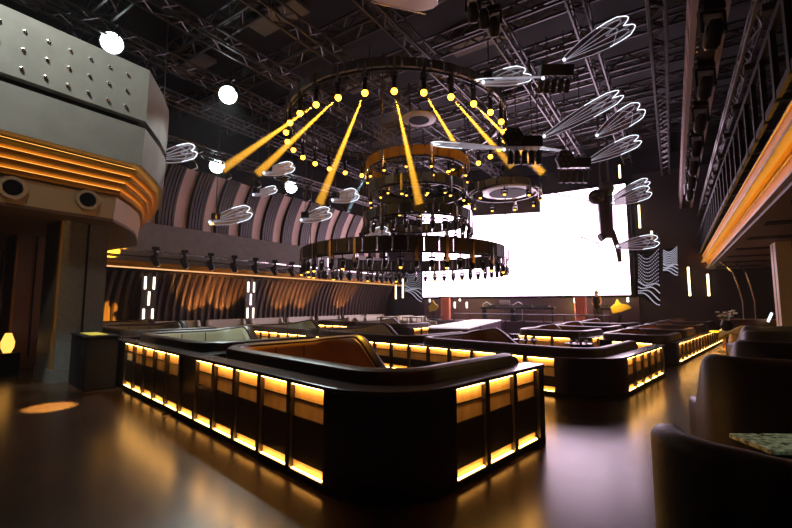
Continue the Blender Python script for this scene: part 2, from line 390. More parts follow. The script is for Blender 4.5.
# amber lit stage box and rose drapes
def rose_drape(px0, px1, y0, y1, Y, label):
    a = at(px0, y1, Y=Y); b = at(px1, y0, Y=Y); t = thing('drape', label, 'drape', (a.x, Y, .62)); n = 14; w_ = b.x-a.x
    h = b.z-.62
    front = [(w_*k/n, -.06*(k % 2)) for k in range(n+1)]
    MB().prism([(x, y, 0) for x, y in front]+[(x, y+.05, 0) for x, y in reversed(front)], (0, 0, h)).build('cloth', 'pinkdoor', t)
    MB().tube([(-.1, 0, h+.03), (w_+.1, 0, h+.03)], .03, 6).build('rod', 'dmetal', t)
rose_drape(441, 450, 297, 315, 24.8, 'folded rose drape on the stage towards the ribbed wall')
rose_drape(575, 586, 297, 318, 24.7, 'folded rose drape on the stage towards the aisle')
def dj_table(px, y, wd, label):
    p = at(px, 310, Y=y); t = thing('stage_console', label, 'console', (p.x, y, .62))
    MB().box(-wd/2, -.3, .72, wd/2, .3, .86).build('desk_top', 'dmetal', t, bevel=.02)
    for s in (-1, 1): MB().box(s*(wd/2-.12)-.04, -.25, 0, s*(wd/2-.12)+.04, .25, .72).build('leg', 'dmetal', t)
    MB().box(-wd*.3, -.2, .86, -wd*.05, .2, .98).build('mixer', 'gunmetal', t); MB().box(wd*.05, -.2, .86, wd*.36, .2, .95).build('deck_unit', 'gunmetal', t)
dj_table(498, 24.8, 2.0, 'dark equipment console in the middle of the stage'); dj_table(610, 24.9, 1.1, 'small equipment console on the stage by the aisle end'); dj_table(534, 24.8, 2.4, 'wide dark equipment console on the aisle half of the stage')
# railing posts at the stage front with a small sign
t = thing('stage_railing', 'thin metal railing along the front of the stage', 'railing', (-11.6, 24.0, 0))
MB().tube([(0, 0, 1.05), (8.8, 0, 1.05)], .03, 6).build('top_rail', 'truss', t)
for k in range(9): MB().box(k*1.1-.03, -.03, 0, k*1.1+.03, .03, 1.05).build('post', 'truss', t)
p = at(505, 303, Y=24.9)
t = thing('stage_sign', 'small white lit sign with dark blurred marks behind the railing', 'sign', (p.x, 24.9, .62))
MB().box(-.33, -.03, p.z-.62-.14, .33, 0, p.z-.62+.16).build('face', 'cup', t); MB().box(-.03, 0.002, 0, .03, .05, p.z-.62+.1).build('post', 'dmetal', t)
mb = MB()
for k in range(5): mb.box(-.27+.11*k, -.036, p.z-.62+.02, -.20+.11*k, -.031, p.z-.62+.1)
mb.build('marks', 'purple', t)
for (px, py, sg, lb) in ((483, 304, 1, 'white bent arm lamp on the stage, by the small sign'), (522, 304, -1, 'white curved arm lamp on the stage towards the aisle')):
    p = at(px, py, Y=24.7); t = thing('arm_lamp', lb, 'lamp', (p.x, 24.7, .62)); h = p.z-.62
    MB().tube([(0, 0, 0), (0, 0, h), (.25*sg, 0, h+.12), (.6*sg, 0, h-.1)], .035, 6).build('arm', 'cup', t); MB().lathe([(.18, 0), (.18, .03)], 12).build('base', 'dmetal', t)
# tall speaker-like stand and yellow cloth item on the stage
p = at(597, 310, Y=24.6); t = thing('person', 'person in dark clothes standing on the stage by the rose drape', 'person', (p.x, 24.6, .62))
def figure(t):
    mb = MB()
    for s in (-1, 1): mb.tube([(.1*s, 0, .02), (.1*s, .01, .45), (.08*s, 0, .86)], .055, 8, .085)
    mb.tube([(0, 0, .84), (0, 0, 1.1), (0, 0, 1.38), (0, 0, 1.46)], .15, 10, .11)
    for s in (-1, 1): mb.tube([(.17*s, 0, 1.4), (.22*s, -.04, 1.12), (.16*s, -.22, .98)], .05, 7, .035)
    mb.build('body', 'skin', t, smooth=True)
    h = MB().ball((0, -.01, 1.6), .105, 10, 1.2).tube([(0, 0, 1.44), (0, 0, 1.54)], .05, 8).build('head', 'skin', t, smooth=True)
    MB().ball((0, .02, 1.64), .11, 10, 1.0).build('hair', 'black', h, smooth=True)
    MB().tube([(0, 0, .8), (0, 0, 1.1), (0, 0, 1.42)], .165, 12, .16).build('shirt', 'black', t, smooth=True)
    for s in (-1, 1): MB().tube([(.1*s, 0, .06), (.1*s, .01, .45), (.08*s, 0, .86)], .068, 8, .1).build('trouser_leg', 'rib', t, smooth=True)
figure(t)
def yellow_piece(px, Y, label, w_=.9):
    p = at(px, 312, Y=Y); t = thing('lit_ornament', label, 'ornament', (p.x, Y, .62))
    MB().lathe([(.3, 0), (.3, .05), (.06, .08), (.06, .5)], 14).build('stand', 'dmetal', t)
    P = [(-.35, 0, .5), (.1, 0, .62), (w_*.6, 0, .82), (w_*.45, 0, .98), (.05, 0, 1.05), (-.1, 0, 1.3), (-.22, 0, 1.05), (-.45, 0, .85)]
    MB().prism(P, (0, .12, 0)).build('shell', 'yellow', t, bevel=.03)
yellow_piece(620, 24.5, 'bright yellow winged ornament on the stage beside the aisle end'); yellow_piece(434, 24.5, 'bright yellow ornament on the stage near the ribbed wall', .5)
# white runway in front
a = at(448, 327, z=.74); b_ = at(484, 320, z=.74); b_ = a+(b_-a)*((23.95-a.y)/(b_.y-a.y)); d_ = b_-a
t = thing('runway_platform', 'long white-topped runway reaching out from the stage', 'platform', (a.x, a.y, 0), math.atan2(d_.y, d_.x)-PI/2)
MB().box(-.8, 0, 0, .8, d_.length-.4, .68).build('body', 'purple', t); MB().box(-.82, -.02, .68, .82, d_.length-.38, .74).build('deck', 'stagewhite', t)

# ------------------------------------------------------------------ banquette counters
def skin(mb, path, o0, o1, z0, z1): return mb.sweep(path, lambda i: [(o0, z0), (o1, z0), (o1, z1), (o0, z1)])
def counter(u, v, L, E, h, label, near=(), nocap=(), end=0, r=.9, endpitch=.58, lit=True, group=None, ends_lit=1.0):
    """origin at the outer corner; local -x runs along the near face, +y along the end face; bays are recessed veneer panels with LED strips at top and bottom"""
    t = thing('banquette_counter', label, 'counter', W(u, v), ROT, group)
    path = [(-L, 0), (-r, 0)]+arc(-r, r, r, -PI/2, 0, 8)[1:]+[(0, E)]
    th = .24
    body = skin(MB(), path, -th, -.06, .05, h-.04).build('body', 'counter', t)
    skin(MB(), path, -th, .02, h-.04, h).build('ledge', 'ledge', t, bevel=.008)
    skin(MB(), path, -th, 0, 0, .07).build('plinth', 'black', t)
    cp = [(-r-.05, 0)]+arc(-r, r, r, -PI/2, 0, 8)+[(0, r+.05)]
    skin(MB(), cp, -.06, 0, .05, h-.042).build('corner_panel', 'counter', t, smooth=True)
    def bay(p0, dx, dy, w_, up=True):
        # p0: start; (dx,dy): unit along the face; inward normal is (-dy,dx)
        mx = Matrix(((dx, -dy, 0, p0[0]), (dy, dx, 0, p0[1]), (0, 0, 1, 0), (0, 0, 0, 1)))
        pw = .075
        MB().box(-pw/2, 0, .05, pw/2, .06, h-.042, mx).build('pilaster', 'counter', t)
        q = MB().box(pw/2, .05, .05, w_-pw/2, .059, h-.042, mx).build('light_bay', 'bay', t)
        MB().box(pw/2+.02, .01, .074, w_-pw/2-.02, .034, .080, mx).build('led_strip', 'ledlow', q)
        if up:
            MB().box(pw/2+.02, .004, h-.052, w_-pw/2-.02, .036, h-.043, mx).build('led_strip', 'led', q)
            MB().box(pw/2, .044, h-.205, w_-pw/2, .05, h-.19, mx).build('divider_bar', 'counter', q)
            MB().box(pw/2, .03, .155, w_-pw/2, .05, h-.36, mx).build('lower_panel', 'counter', q)
        else:
            MB().box(pw/2, .03, .155, w_-pw/2, .05, h-.044, mx).build('lower_panel', 'counter', q)
    if near:
        x0, n, w_ = near
        for k in range(n): bay((-x0-w_*(k+1), 0), 1, 0, w_, k not in nocap)
        if L-x0-n*w_ > .12: skin(MB(), [(-L, 0), (-x0-n*w_, 0)], -.06, 0, .05, h-.042).build('face_panel', 'counter', t)
    else: skin(MB(), [(-L, 0), (-r, 0)], -.06, 0, .05, h-.042).build('face_panel', 'counter', t)
    if end:
        for k in range(end): bay((0, r+.05+endpitch*k), 0, 1, endpitch)
        y1 = r+.05+end*endpitch
        if E-y1 > .05: skin(MB(), [(0, y1), (0, E)], -.06, 0, .05, h-.042).build('face_panel', 'counter', t)
    return t
def rim_section(h, th, zb, rr=.06):
    return [(-th/2, zb), (th/2, zb), (th/2, h-rr), (th/2-.018, h-.018), (th/2-rr, h), (-th/2+rr, h), (-th/2+.018, h-.018), (-th/2, h-rr)]
def sofa(u, v, L, D, h, hf, label, group, r=.55, ret=1.0, mi='leatherin', ms='seat', table=False):
    t = thing('booth_sofa', label, 'sofa', W(u, v), ROT, group)
    th = .2
    pl = [(0, D), (0, D-.12), (0, D-.25), (0, r)]+arc(-r, r, r, 0, -PI/2, 8)[1:]+[(-L+r, 0)]+arc(-L+r, r, r, -PI/2, -PI, 8)[1:]+[(-L, D-r)]
    na = len(pl)
    pl += arc(-L+r, D-r, r, PI, PI/2, 8)[1:]
    x0 = -L+r
    drop = [(x0+ret*k/8, D) for k in range(1, 9)]
    pl += drop; N = len(pl)
    def H(i):
        if i == 0: return h-.05
        if i < na-1: 
            return h
        if i < N-8: return h+(hf-h)*(i-na+1)/(N-8-na+1)
        s = (i-(N-8)+1)/8
        return hf-(hf-.52)*(.5-.5*math.cos(PI*min(1, s*1.05)))
    # outer dark shell and lighter inner pad
    MB().sweep(pl, lambda i: rim_section(H(i), th, .02)).build('backrest', 'leather', t, smooth=True)
    def pad(i):
        hh = H(i)-.05; return [(.17, .40), (th/2+.004, .40), (th/2+.004, hh), (.125, hh+.0), (.17, hh-.06)]
    pp = MB().sweep(pl[2:], lambda i: pad(i+2)).build('back_pad', mi, t, smooth=True)
    nseam = max(2, int(L/.95))
    for k in range(nseam):
        x = -L+r+(L-2*r)*(k+.5)/nseam
        MB().box(x-.008, .165, .42, x+.008, .174, h-.07).build('seam', 'leather', pp)
    for k in range(2):
        y = r+(D-2*r)*(k+.5)/2; MB().box(-L+.165, y-.008, .42, -L+.174, y+.008, h-.07).build('seam', 'leather', pp)
    skin(MB(), pl[2:-4], .105, .52, .02, .30).build('base', 'leather', t)
    seg = [pl[2:5], pl[4:12], None, None]
    for a, b in ((3, 12), (11, na-9), (na-10, na)):
        q = pl[a:b]
        if len(q) >= 2: skin(MB(), q, .175, .535, .302, .44).build('seat_cushion', ms, t, bevel=.03)
    return t
def booth_table(u, v, label, ncup=3, group='cocktail tables in the booths', seed=0):
    t = thing('cocktail_table', label, 'table', W(u, v), ROT, group)
    MB().lathe([(.25, 0), (.25, .025), (.04, .05), (.035, .52)], 16).build('pedestal', 'dmetal', t, smooth=True)
    MB().lathe([(.36, .52), (.37, .535), (.36, .55)], 24).build('table_top', 'ledge', t, smooth=True)
    rnd = random.Random(seed)
    return t
def cup(p, label, group):
    t = tag(MB().lathe([(.028, 0), (.035, .03), (.042, .085), (.038, .085), (.03, .01)], 10).build('cup', 'cup', smooth=True, loc=p), label, 'cup', group); return t
def bottle(p, label, group):
    t = thing('bottle', label, 'bottle', p, 0, group)
    MB().lathe([(.035, 0), (.038, .02), (.038, .17), (.014, .22), (.014, .28)], 10).build('glass_body', 'gunmetal', t, smooth=True)
    MB().lathe([(.016, .28), (.016, .31)], 8).build('cap', 'gold', t)

counter(0, 0, 8.2, 2.68, .92, 'nearest dark counter with a long row of amber light bays and rounded corner', near=(.81, 11, .598), nocap=(5,), end=3, endpitch=.57, r=.78)
sofa(.36, .4, 3.55, 2.15, 1.04, 1.12, 'amber-lit brown booth sofa nearest the camera, behind the long amber counter', 'booth sofas', mi='amberin')
sofa(4.5, .4, 3.5, 2.15, 1.04, 1.14, 'olive booth sofa beside the amber-lit brown one, second along the nearest counter', 'booth sofas')
t = tag(MB().box(4.02-8.6, .26, .0, 4.36-8.6, 2.3, .9).build('booth_divider', 'ledge', bevel=.01), 'glossy low divider between the two nearest booth sofas', 'divider')
t.location = W(4.22, .0); t.rotation_euler.z = ROT
for vv in t.data.vertices: vv.co.x += 8.6-4.19
counter(8.6, 0, 7.6, 2.4, .92, 'unlit dark counter past the grey pillar', r=.5)
sofa(9.0, .4, 3.3, 2.15, 1.04, 1.14, 'olive booth sofa half hidden by the grey pillar, third along the nearest counter', 'booth sofas')
sofa(12.6, .4, 2.9, 2.15, 1.04, 1.14, 'olive booth sofa behind the grey pillar, furthest along the nearest counter', 'booth sofas')
# black waiter station, the lit patch on top painted yellow
t = thing('waiter_station', 'black waiter station with an amber-lit patch painted on top beside the grey pillar', 'station', W(7.5, -.62), ROT)
MB().box(-1.5, 0, 0, 0, .54, 1.0).build('cabinet', 'black', t, bevel=.03); MB().box(-1.52, -.02, 1.0, .02, .56, 1.03).build('counter_top', 'black', t)
MB().box(-1.2, .1, 1.032, -.2, .4, 1.045).build('painted_lit_patch', 'yellow', t)  # yellow plate stands in for the lit patch

# second row
counter(0, 5.2, 13.6, 3.9, .70, 'low dark counter one row behind the nearest, five amber bays on its end', near=(.92, 21, .598), nocap=(), end=5, endpitch=.56)
sofa(.42, 5.6, 4.1, 2.6, .84, .99, 'brown booth sofa with dropped end above the second counter, aisle end', 'booth sofas', mi='amberin')
sofa(4.9, 5.6, 4.0, 2.5, .84, 1.0, 'olive booth sofa second from the aisle along the second counter', 'booth sofas')
sofa(9.3, 5.6, 4.0, 2.5, .84, 1.02, 'olive booth sofa third from the aisle along the second counter', 'booth sofas')
# third block: a column of four loveseats by the aisle, and two columns further in
counter(.1, 10.9, 1.9, 10.6, .60, 'long counter running away along the aisle with many small light bays', near=(.5, 2, .55), end=16, endpitch=.6, r=.4)
nm = ['nearest', 'second', 'third', 'farthest']
for k in range(4): sofa(.42, 11.25+2.45*k, 1.6, 1.9, .78+.05*k, .88+.05*k, 'small brown loveseat in the aisle column of four, %s the camera' % ('nearest to' if k == 0 else ['', 'second from', 'third from', 'farthest from'][k]), 'aisle loveseats', r=.42, ret=.6, mi='amberin')
counter(2.35, 10.9, 2.6, 7.2, .62, 'dark counter with small light bays between the two inner loveseat columns', near=(.5, 3, .6), end=11, endpitch=.58, r=.4)
for k in range(3): sofa(2.68, 11.25+2.35*k, 2.1, 1.9, .80+.04*k, .92+.04*k, 'brown loveseat in the middle column of three, %s the camera' % ('nearest to', 'second from', 'farthest from')[k], 'middle loveseats', r=.42, ret=.6, mi='amberin')
counter(9.75, 10.4, 6.8, 2.6, .62, 'long low counter with amber bays under the chandelier', near=(.9, 9, .6), end=3, endpitch=.55)
sofa(10.15, 10.8, 3.0, 2.1, .80, .95, 'olive booth sofa under the chandelier, nearer the runway', 'chandelier booth sofas'); sofa(13.45, 10.8, 2.8, 2.1, .80, .95, 'olive booth sofa under the chandelier, nearer the ribbed wall', 'chandelier booth sofas')

# tables with cups in the gap behind row two
for i, (u, v) in enumerate(((2.2, 9.8), (3.9, 10.0), (5.2, 10.6), (6.3, 11.2))):
    booth_table(u, v, 'dark round cocktail table behind the second counter, %s from the aisle' % ORD[i])
    for k in range(4):
        a = k*PI/2+.4; p = W(u, v, .55)+Vector((.2*math.cos(a), .2*math.sin(a), 0))
        if k < 3: cup(p, 'white cup on the %s cocktail table from the aisle' % ORD[i], 'cups on table %d' % i)
        else: bottle(p, 'dark bottle on the %s cocktail table from the aisle' % ORD[i], 'bottles on the tables')
for i, (u, v, lb) in enumerate(((2.2, 1.55, 'dark round cocktail table inside the amber-lit brown booth sofa'), (6.2, 1.55, 'dark round cocktail table inside the second olive booth sofa'), (2.4, 7.1, 'dark round cocktail table inside the sofa of the second counter'))): booth_table(u, v, lb)

# lounge sofas along the ribbed wall
def lounge(x, y, label, wd=1.9):
    t = thing('lounge_sofa', label, 'sofa', (x, y, 0), 0, 'lounge sofas along the ribbed wall')
    pl = [(.85, -wd/2), (.2, -wd/2)]+arc(.2, -wd/2+.2, .2, -PI/2, -PI, 5)[1:]+arc(.2, wd/2-.2, .2, PI, PI/2, 5)+[(.85, wd/2)]
    N = len(pl); hs = [.66, .7]+[.95]*(N-4)+[.7, .66]
    MB().sweep(pl, lambda i: [(o, z) for o, z in rim_section(hs[i], .16, .02)]).build('backrest', 'leatherin', t, smooth=True)
    MB().box(.1, -wd/2+.1, .08, .88, wd/2-.1, .44).build('seat', 'leatherin', t, bevel=.04)
for i in range(7): lounge(-17.3, 9.4+2.3*i, 'pale curved lounge sofa along the ribbed wall, %s from the near balcony' % ORD[i])
for i, (x, y) in enumerate(((-14.9, 18.3), (-13.6, 19.6), (-12.3, 20.6), (-15.3, 20.4), (-13.9, 21.8))): lounge(x, y, 'pale rose lounge sofa on the open floor past the chandelier, %s from the pillar end' % ORD[i], 1.6)
for i, (x, y) in enumerate(((-12.6, 18.0), (-11.4, 18.6), (-11.2, 20.6))):
    t = thing('guard_rail', 'short metal guard rail on the open floor, %s from the ribbed wall' % ORD[i], 'railing', (x, y, 0), .5, 'guard rails by the dance floor')
    MB().tube([(-.5, 0, .95), (.5, 0, .95)], .025, 6).build('top_rail', 'truss', t)
    for k in range(5): MB().tube([(-.5+.25*k, 0, 0), (-.5+.25*k, 0, .95)], .018, 5).build('post', 'truss', t)

# pairs of staggered light bars on the ribbed wall
for i, y in enumerate((8.5, 13.4)):
    t = thing('light_column', 'column of staggered white light bars on the ribbed wall, %s the near balcony' % ('nearer', 'further from')[i], 'light', (-17.75, y, 0), 0, 'staggered light columns')
    MB().box(-.25, -.3, .0, 0, .3, 2.95).build('backing', 'rib', t)
    for k, z in enumerate((.95, 1.6, 2.25)):
        if k != 1:
            for s in (-1, 1): MB().box(.0, s*.17-.03, z, .04, s*.17+.03, z+.5).build('light_bar', 'tubewhite', t)
        else: MB().box(.0, -.03, z, .04, .03, z+.55).build('light_bar', 'tubewhite', t)
# glowing vase lamp far left
p = at(8, 340, X=-13.2)
t = thing('vase_lamp', 'small glowing amber vase lamp beside the shaded brown pillar', 'lamp', (p.x, p.y, 0))
MB().box(-.2, -.2, 0, .2, .2, max(.3, p.z-.3)).build('stand', 'black', t)
MB().lathe([(.07, 0), (.12, .12), (.13, .25), (.08, .4), (.06, .46)], 14, Matrix.Translation((0, 0, max(.3, p.z-.3)))).build('shade', 'ledsoft', t, smooth=True)

# ------------------------------------------------------------------ armchairs along the aisle
def armchair(x, y, rz, wd, h, label):
    t = thing('lounge_armchair', label, 'armchair', (x, y, 0), rz, 'high-backed aisle armchairs')
    D = .95
    pl = [(-wd/2, D), (-wd/2, D-.25), (-wd/2, .62), (-wd/2, .48), (-wd/2, .36)]+arc(-wd/2+.3, .3, .3, PI, PI*1.5, 8)+[(-wd*.2, -.03), (0, -.045), (wd*.2, -.03)]+arc(wd/2-.3, .3, .3, -PI/2, 0, 8)+[(wd/2, .36), (wd/2, .48), (wd/2, .62), (wd/2, D-.25), (wd/2, D)]
    pl = list(reversed(pl)); N = len(pl)
    def hh(i):
        y_ = pl[i][1]; s = max(0, min(1, (y_-.22)/.5)); return h-(h-.64)*(s*s*(3-2*s))
    MB().sweep(pl, lambda i: rim_section(hh(i), .15, .1, .055)).build('backrest', 'chair', t, smooth=True)
    MB().box(-wd/2+.1, .09, .14, wd/2-.1, D, .34).build('base', 'chair', t, bevel=.03)
    MB().box(-wd/2+.1, .1, .342, wd/2-.1, D+.02, .48).build('seat', 'chair', t, bevel=.05)
    for sx in (-1, 1):
        for yy in (.08, D-.06): MB().lathe([(.02, 0), (.03, .12)], 10, Matrix.Translation((sx*(wd/2-.08), yy, 0))).build('leg', 'dmetal', t)
armchair(.50, 2.12, math.radians(-8), 1.2, 1.08, 'black high-backed armchair closest to the camera beside the aisle')
armchair(1.08, 5.0, math.radians(10), 1.55, 1.17, 'black high-backed armchair behind the speckled stone table')
armchair(1.62, 8.0, math.radians(15), 1.6, 1.12, 'third black armchair along the aisle from the camera')
armchair(2.05, 11.0, math.radians(15), 1.6, 1.12, 'fourth black armchair along the aisle from the camera')
armchair(2.3, 13.6, math.radians(25), 1.6, 1.12, 'farthest black armchair, by the rose-lit pillar')
p = at(770, 440, z=.62); t = thing('side_table', 'low table with speckled stone top between the two nearest armchairs', 'table', (p.x+.22, p.y+.15, 0), math.radians(33))
MB().box(-.42, -.2, .57, .62, .2, .61).build('table_top', 'marble', t, bevel=.01); MB().box(-.36, -.14, 0, .5, .14, .57).build('pedestal', 'black', t)
# lit wood credenza with white card
p = at(762, 322, d=14.5); t = thing('credenza', 'low warm wood credenza with an amber lit front by the rose-lit pillar', 'credenza', (p.x, p.y, 0), YAW)
MB().box(-1.1, 0, 0, 1.1, .4, 1.08).build('cabinet', 'wood', t, bevel=.01); MB().box(.55, -.02, .9, 1.0, -.004, 1.02).build('light_slot', 'ledsoft', t); MB().box(-1.14, -.03, 1.08, 1.14, .42, 1.12).build('top', 'wood', t)
t = tag(MB().box(-.04, 0, 0, .04, .02, .34).build('menu_card', 'white', loc=at(768, 320, d=14.3)-Vector((0, 0, .06)), rot=(0, .5, YAW)), 'slim lit white card leaning on the wood credenza', 'card')
# flower table
p = at(727, 331, z=.72); t = thing('flower_table', 'small table with a glowing amber top in the aisle', 'table', (p.x, p.y, 0))
MB().lathe([(.3, 0), (.3, .03), (.05, .06), (.05, .68)], 16).build('pedestal', 'dmetal', t); MB().lathe([(.5, .68), (.5, .72)], 24).build('table_top', 'yellow', t)
t = thing('flower_vase', 'dark vase of white flowers on the small amber table', 'vase', (p.x-.0, p.y, .72))
MB().lathe([(.09, 0), (.16, .1), (.18, .22), (.1, .36)], 14).build('vase', 'black', t, smooth=True)
mb = MB(); ml = MB(); rnd = random.Random(9)
for k in range(12):
    q = Vector((rnd.uniform(-.3, .3), rnd.uniform(-.3, .3), rnd.uniform(.48, .72))); ml.tube([(0, 0, .34), q], .008, 4)
    for j in range(5): a = j*1.256; mb.ball(q+Vector((.035*math.cos(a), .035*math.sin(a), .01)), .03, 5)
ml.build('stems', 'green', t); mb.build('blossoms', 'flower', t)
p = at(741, 326, d=11.2); t = thing('yellow_throw', 'crumpled yellow throw over a low stool by the armchairs', 'throw', (p.x, p.y, 0))
MB().lathe([(.34, 0), (.36, .3), (.36, .6)], 16).build('stool', 'black', t)
mb = MB(); vs = []; n = 10
for i in range(n+1):
    for j in range(n+1):
        x = (i/n-.5)*.95; y = (j/n-.5)*.95; r_ = math.hypot(x, y); vs.append((x, y, .97-.5*max(0, r_-.2)+.06*math.sin(9*x+4*y)+.05*math.sin(11*y)))
mb.add(vs, [(i*(n+1)+j, (i+1)*(n+1)+j, (i+1)*(n+1)+j+1, i*(n+1)+j+1) for i in range(n) for j in range(n)]).build('cloth', 'yellow', t, smooth=True)
MB().lathe([(.3, .6), (.26, .85)], 12).build('cushion', 'yellow', t)
# two arching light poles
for px0, px1, lb in ((733, 744, 'thin arching metal pole by the aisle, nearer the end wall'), (746, 756, 'thin arching metal pole by the aisle, nearer the rose-lit pillar')):
    P = [at(px0-12, 262, d=16), at(px0, 272, d=16), at((px0+px1)/2, 286, d=16), at(px1-1, 302, d=16), at(px1, 318, d=16)]; q = P[-1].copy(); q.z = 0
    t = thing('arched_pole', lb, 'pole', q); MB().tube([p-q for p in P]+[(0, 0, .03)], .04, 6).build('pole', 'chrome', t); MB().lathe([(.2, 0), (.2, .04)], 14).build('base', 'dmetal', t)

# ------------------------------------------------------------------ chandelier of stacked rings
CX, CY = -9.43, 14.14
BX, BY = at(418, 300, d=17).x, at(418, 300, d=17).y
DX, DY = at(404, 300, d=17).x, at(404, 300, d=17).y
def ring(R, z, n, ph, pw, hang, label, mat_panel, lit=None, drop=.5, gap=(), cab=4, seed=1, cx=CX, cy=CY):
    """n plates round a hoop, a hanging spotlight under every second plate; lit(k) -> lens material"""
    t = thing('chandelier_ring', label, 'chandelier', (cx, cy, z), 0, 'stacked rings of the great chandelier')
    circ = [(R*math.cos(a), R*math.sin(a)) for a in [2*PI*k/72 for k in range(72)]]
    MB().sweep(circ, lambda i: [(-.14, -ph/2-.05), (-.08, -ph/2-.05), (-.08, -ph/2+.02), (-.14, -ph/2+.02)], closed=True).build('lower_hoop', 'dmetal', t)
    MB().sweep(circ, lambda i: [(-.14, ph/2-.02), (-.08, ph/2-.02), (-.08, ph/2+.04), (-.14, ph/2+.04)], closed=True).build('upper_hoop', 'dmetal', t)
    rnd = random.Random(seed); heads = []
    plate = MB().box(-pw/2, -.05, -ph/2, pw/2, .05, ph/2).box(-pw/2-.015, -.015, -ph/2+.05, pw/2+.015, .015, ph/2-.05)
    pm = None; sm = None; arm_m = None; lm = None
    for k in range(n):
        a = 2*PI*(k+.5)/n
        if pm is None: o = plate.build('plate', mat_panel, t, bevel=.012); pm = o
        else: o = pm.copy(); C.objects.link(o)
        o.location = (R*math.cos(a), R*math.sin(a), 0); o.rotation_euler.z = a+PI/2
        if k % hang == 0:
            hd = drop*(.85+.3*rnd.random()); 
            if sm is None:
                mb = MB().lathe([(.028, -ph/2), (.028, -ph/2-.18)], 6).box(-.11, -.03, -ph/2-.24, .11, .03, -ph/2-.18).box(-.11, -.03, -ph/2-.42, -.085, .03, -ph/2-.18).box(.085, -.03, -ph/2-.42, .11, .03, -ph/2-.18)
                mb.lathe([(.05, -ph/2-.28), (.075, -ph/2-.32), (.08, -ph/2-drop), (.06, -ph/2-drop-.02)], 10)
                s_ = mb.build('spotlight', 'dmetal', t, smooth=True); sm = s_
            else: s_ = sm.copy(); C.objects.link(s_)
            s_.location = (R*math.cos(a), R*math.sin(a), 0); s_.rotation_euler.z = a+PI/2; s_.parent = t
            lmname = lit(a) if lit else 'chrome'
            mb = MB().ball((0, 0, -ph/2-drop-.015), .105 if lmname in ('amberspot',) else .055, 8)
            l_ = mb.build('lens', lmname, s_); heads.append(Vector((cx+R*math.cos(a), cy+R*math.sin(a), z-ph/2-drop)))
            # bright clamp tube on some fixtures
            if k % (2*hang) == 0 or R > 4.3: MB().box(-.045, .055, -ph/2-.3, .045, .085, ph/2-.02).box(-.045, -.085, -ph/2-.3, .045, -.055, ph/2-.02).box(-.045, -.085, -ph/2-.33, .045, .085, -ph/2-.3).build('bracket', 'chrome', s_)
        o.parent = t
    for k in range(cab):
        a = 2*PI*k/cab+.4; MB().tube([(R*math.cos(a), R*math.sin(a), ph/2), (R*math.cos(a), R*math.sin(a), 9.9-z)], .02, 5).build('cable', 'truss', t)
    return heads
def near_lit(a):   # the lamps on the side towards the seats are lit
    return 'amberspot' if math.sin(a-math.atan2(-CY, -CX)+PI/2) > -2 else 'chrome'
hA = ring(4.5, 9.3, 60, .32, .40, 2, 'topmost and widest chandelier ring, with amber lamps all round', 'steel', lambda a: 'amberspot' if -2.75 < a or True else 'chrome', .8)
hB = ring(2.1, 7.35, 28, .36, .42, 2, 'small gold-plated chandelier ring second from the top', 'gold', lambda a: 'ambersmall', .42, cx=BX, cy=BY)
hB2 = ring(2.0, 6.35, 26, .34, .42, 2, 'small dark chandelier ring third from the top', 'gunmetal', lambda a: 'ambersmall', .42, cx=BX, cy=BY)
hC = ring(2.2, 5.15, 28, .36, .44, 1, 'small dark chandelier ring fourth from the top', 'gunmetal', lambda a: 'chrome', .55, cx=BX, cy=BY)
hD = ring(4.1, 3.55, 52, .46, .44, 1, 'lowest and widest dark chandelier ring above the booths', 'gunmetal', lambda a: 'chrome' if int(a*7) % 3 else 'ambersmall', .5, cx=DX, cy=DY)
# satellite ring to the right with bright inner disc
def saucer(px, py, d, R, label, dark=.62):
    p = at(px, py, d=d); t = thing('disc_pendant', label, 'pendant', p, 0, 'round disc pendants')
    MB().lathe([(R*.5, .12), (R, .03), (R, -.03), (R*dark, -.05)], 32).build('disc', 'cup', t, smooth=True)
    MB().lathe([(R*dark-.01, -.055), (R*dark-.01, -.06)], 28).build('opening', 'black', t)
    MB().tube([(0, 0, .12), (0, 0, 9.9-p.z)], .02, 5).build('cable', 'truss', t)
saucer(419, 119, 14.6, .62, 'pale disc pendant with a dark oval hole under the topmost ring'); saucer(508, 192, 15.5, 1.0, 'pale disc pendant with a large dark opening before the screen', .72)
hE = ring(1.35, 6.1, 18, .26, .42, 2, 'small satellite chandelier ring in front of the white screen', 'gunmetal', lambda a: 'ambersmall', .35, cx=at(503, 168, d=16).x, cy=at(503, 168, d=16).y)

# ------------------------------------------------------------------ spot beams (added cones of denser haze make them visible)
def spot(p, q, power, col, ang, name='beam', r=.03):
    L = bpy.data.lights.new(name, 'SPOT'); L.energy = power; L.color = col; L.spot_size = math.radians(ang); L.spot_blend = .25; L.shadow_soft_size = r
    o = bpy.data.objects.new(name, L); C.objects.link(o); o.location = p; o.rotation_euler = (Vector(q)-Vector(p)).to_track_quat('-Z', 'Y').to_euler(); return o
AMB = (1.0, .44, .03)
beams = [((310, 103), (225, 165), 1.0, 1.0), ((335, 97), (262, 168), 1.0, 1.3), ((362, 95), (322, 195), .6, 1.6), ((388, 96), (414, 196), .6, 1.6), ((414, 99), (452, 150), .6, 1.0), ((437, 105), (500, 165), .6, .9), ((457, 111), (530, 172), .6, .6)]
def haze_mat(name, dens):
    m = bpy.data.materials.new(name); m.use_nodes = True; nt = m.node_tree; nt.nodes.clear()
    v = nt.nodes.new('ShaderNodeVolumeScatter'); v.inputs['Density'].default_value = dens; o = nt.nodes.new('ShaderNodeOutputMaterial')
    nt.links.new(v.outputs[0], o.inputs['Volume']); m.cycles.volume_sampling = 'EQUIANGULAR'; return m
M['beamhaze'] = haze_mat('lit_haze', .12)
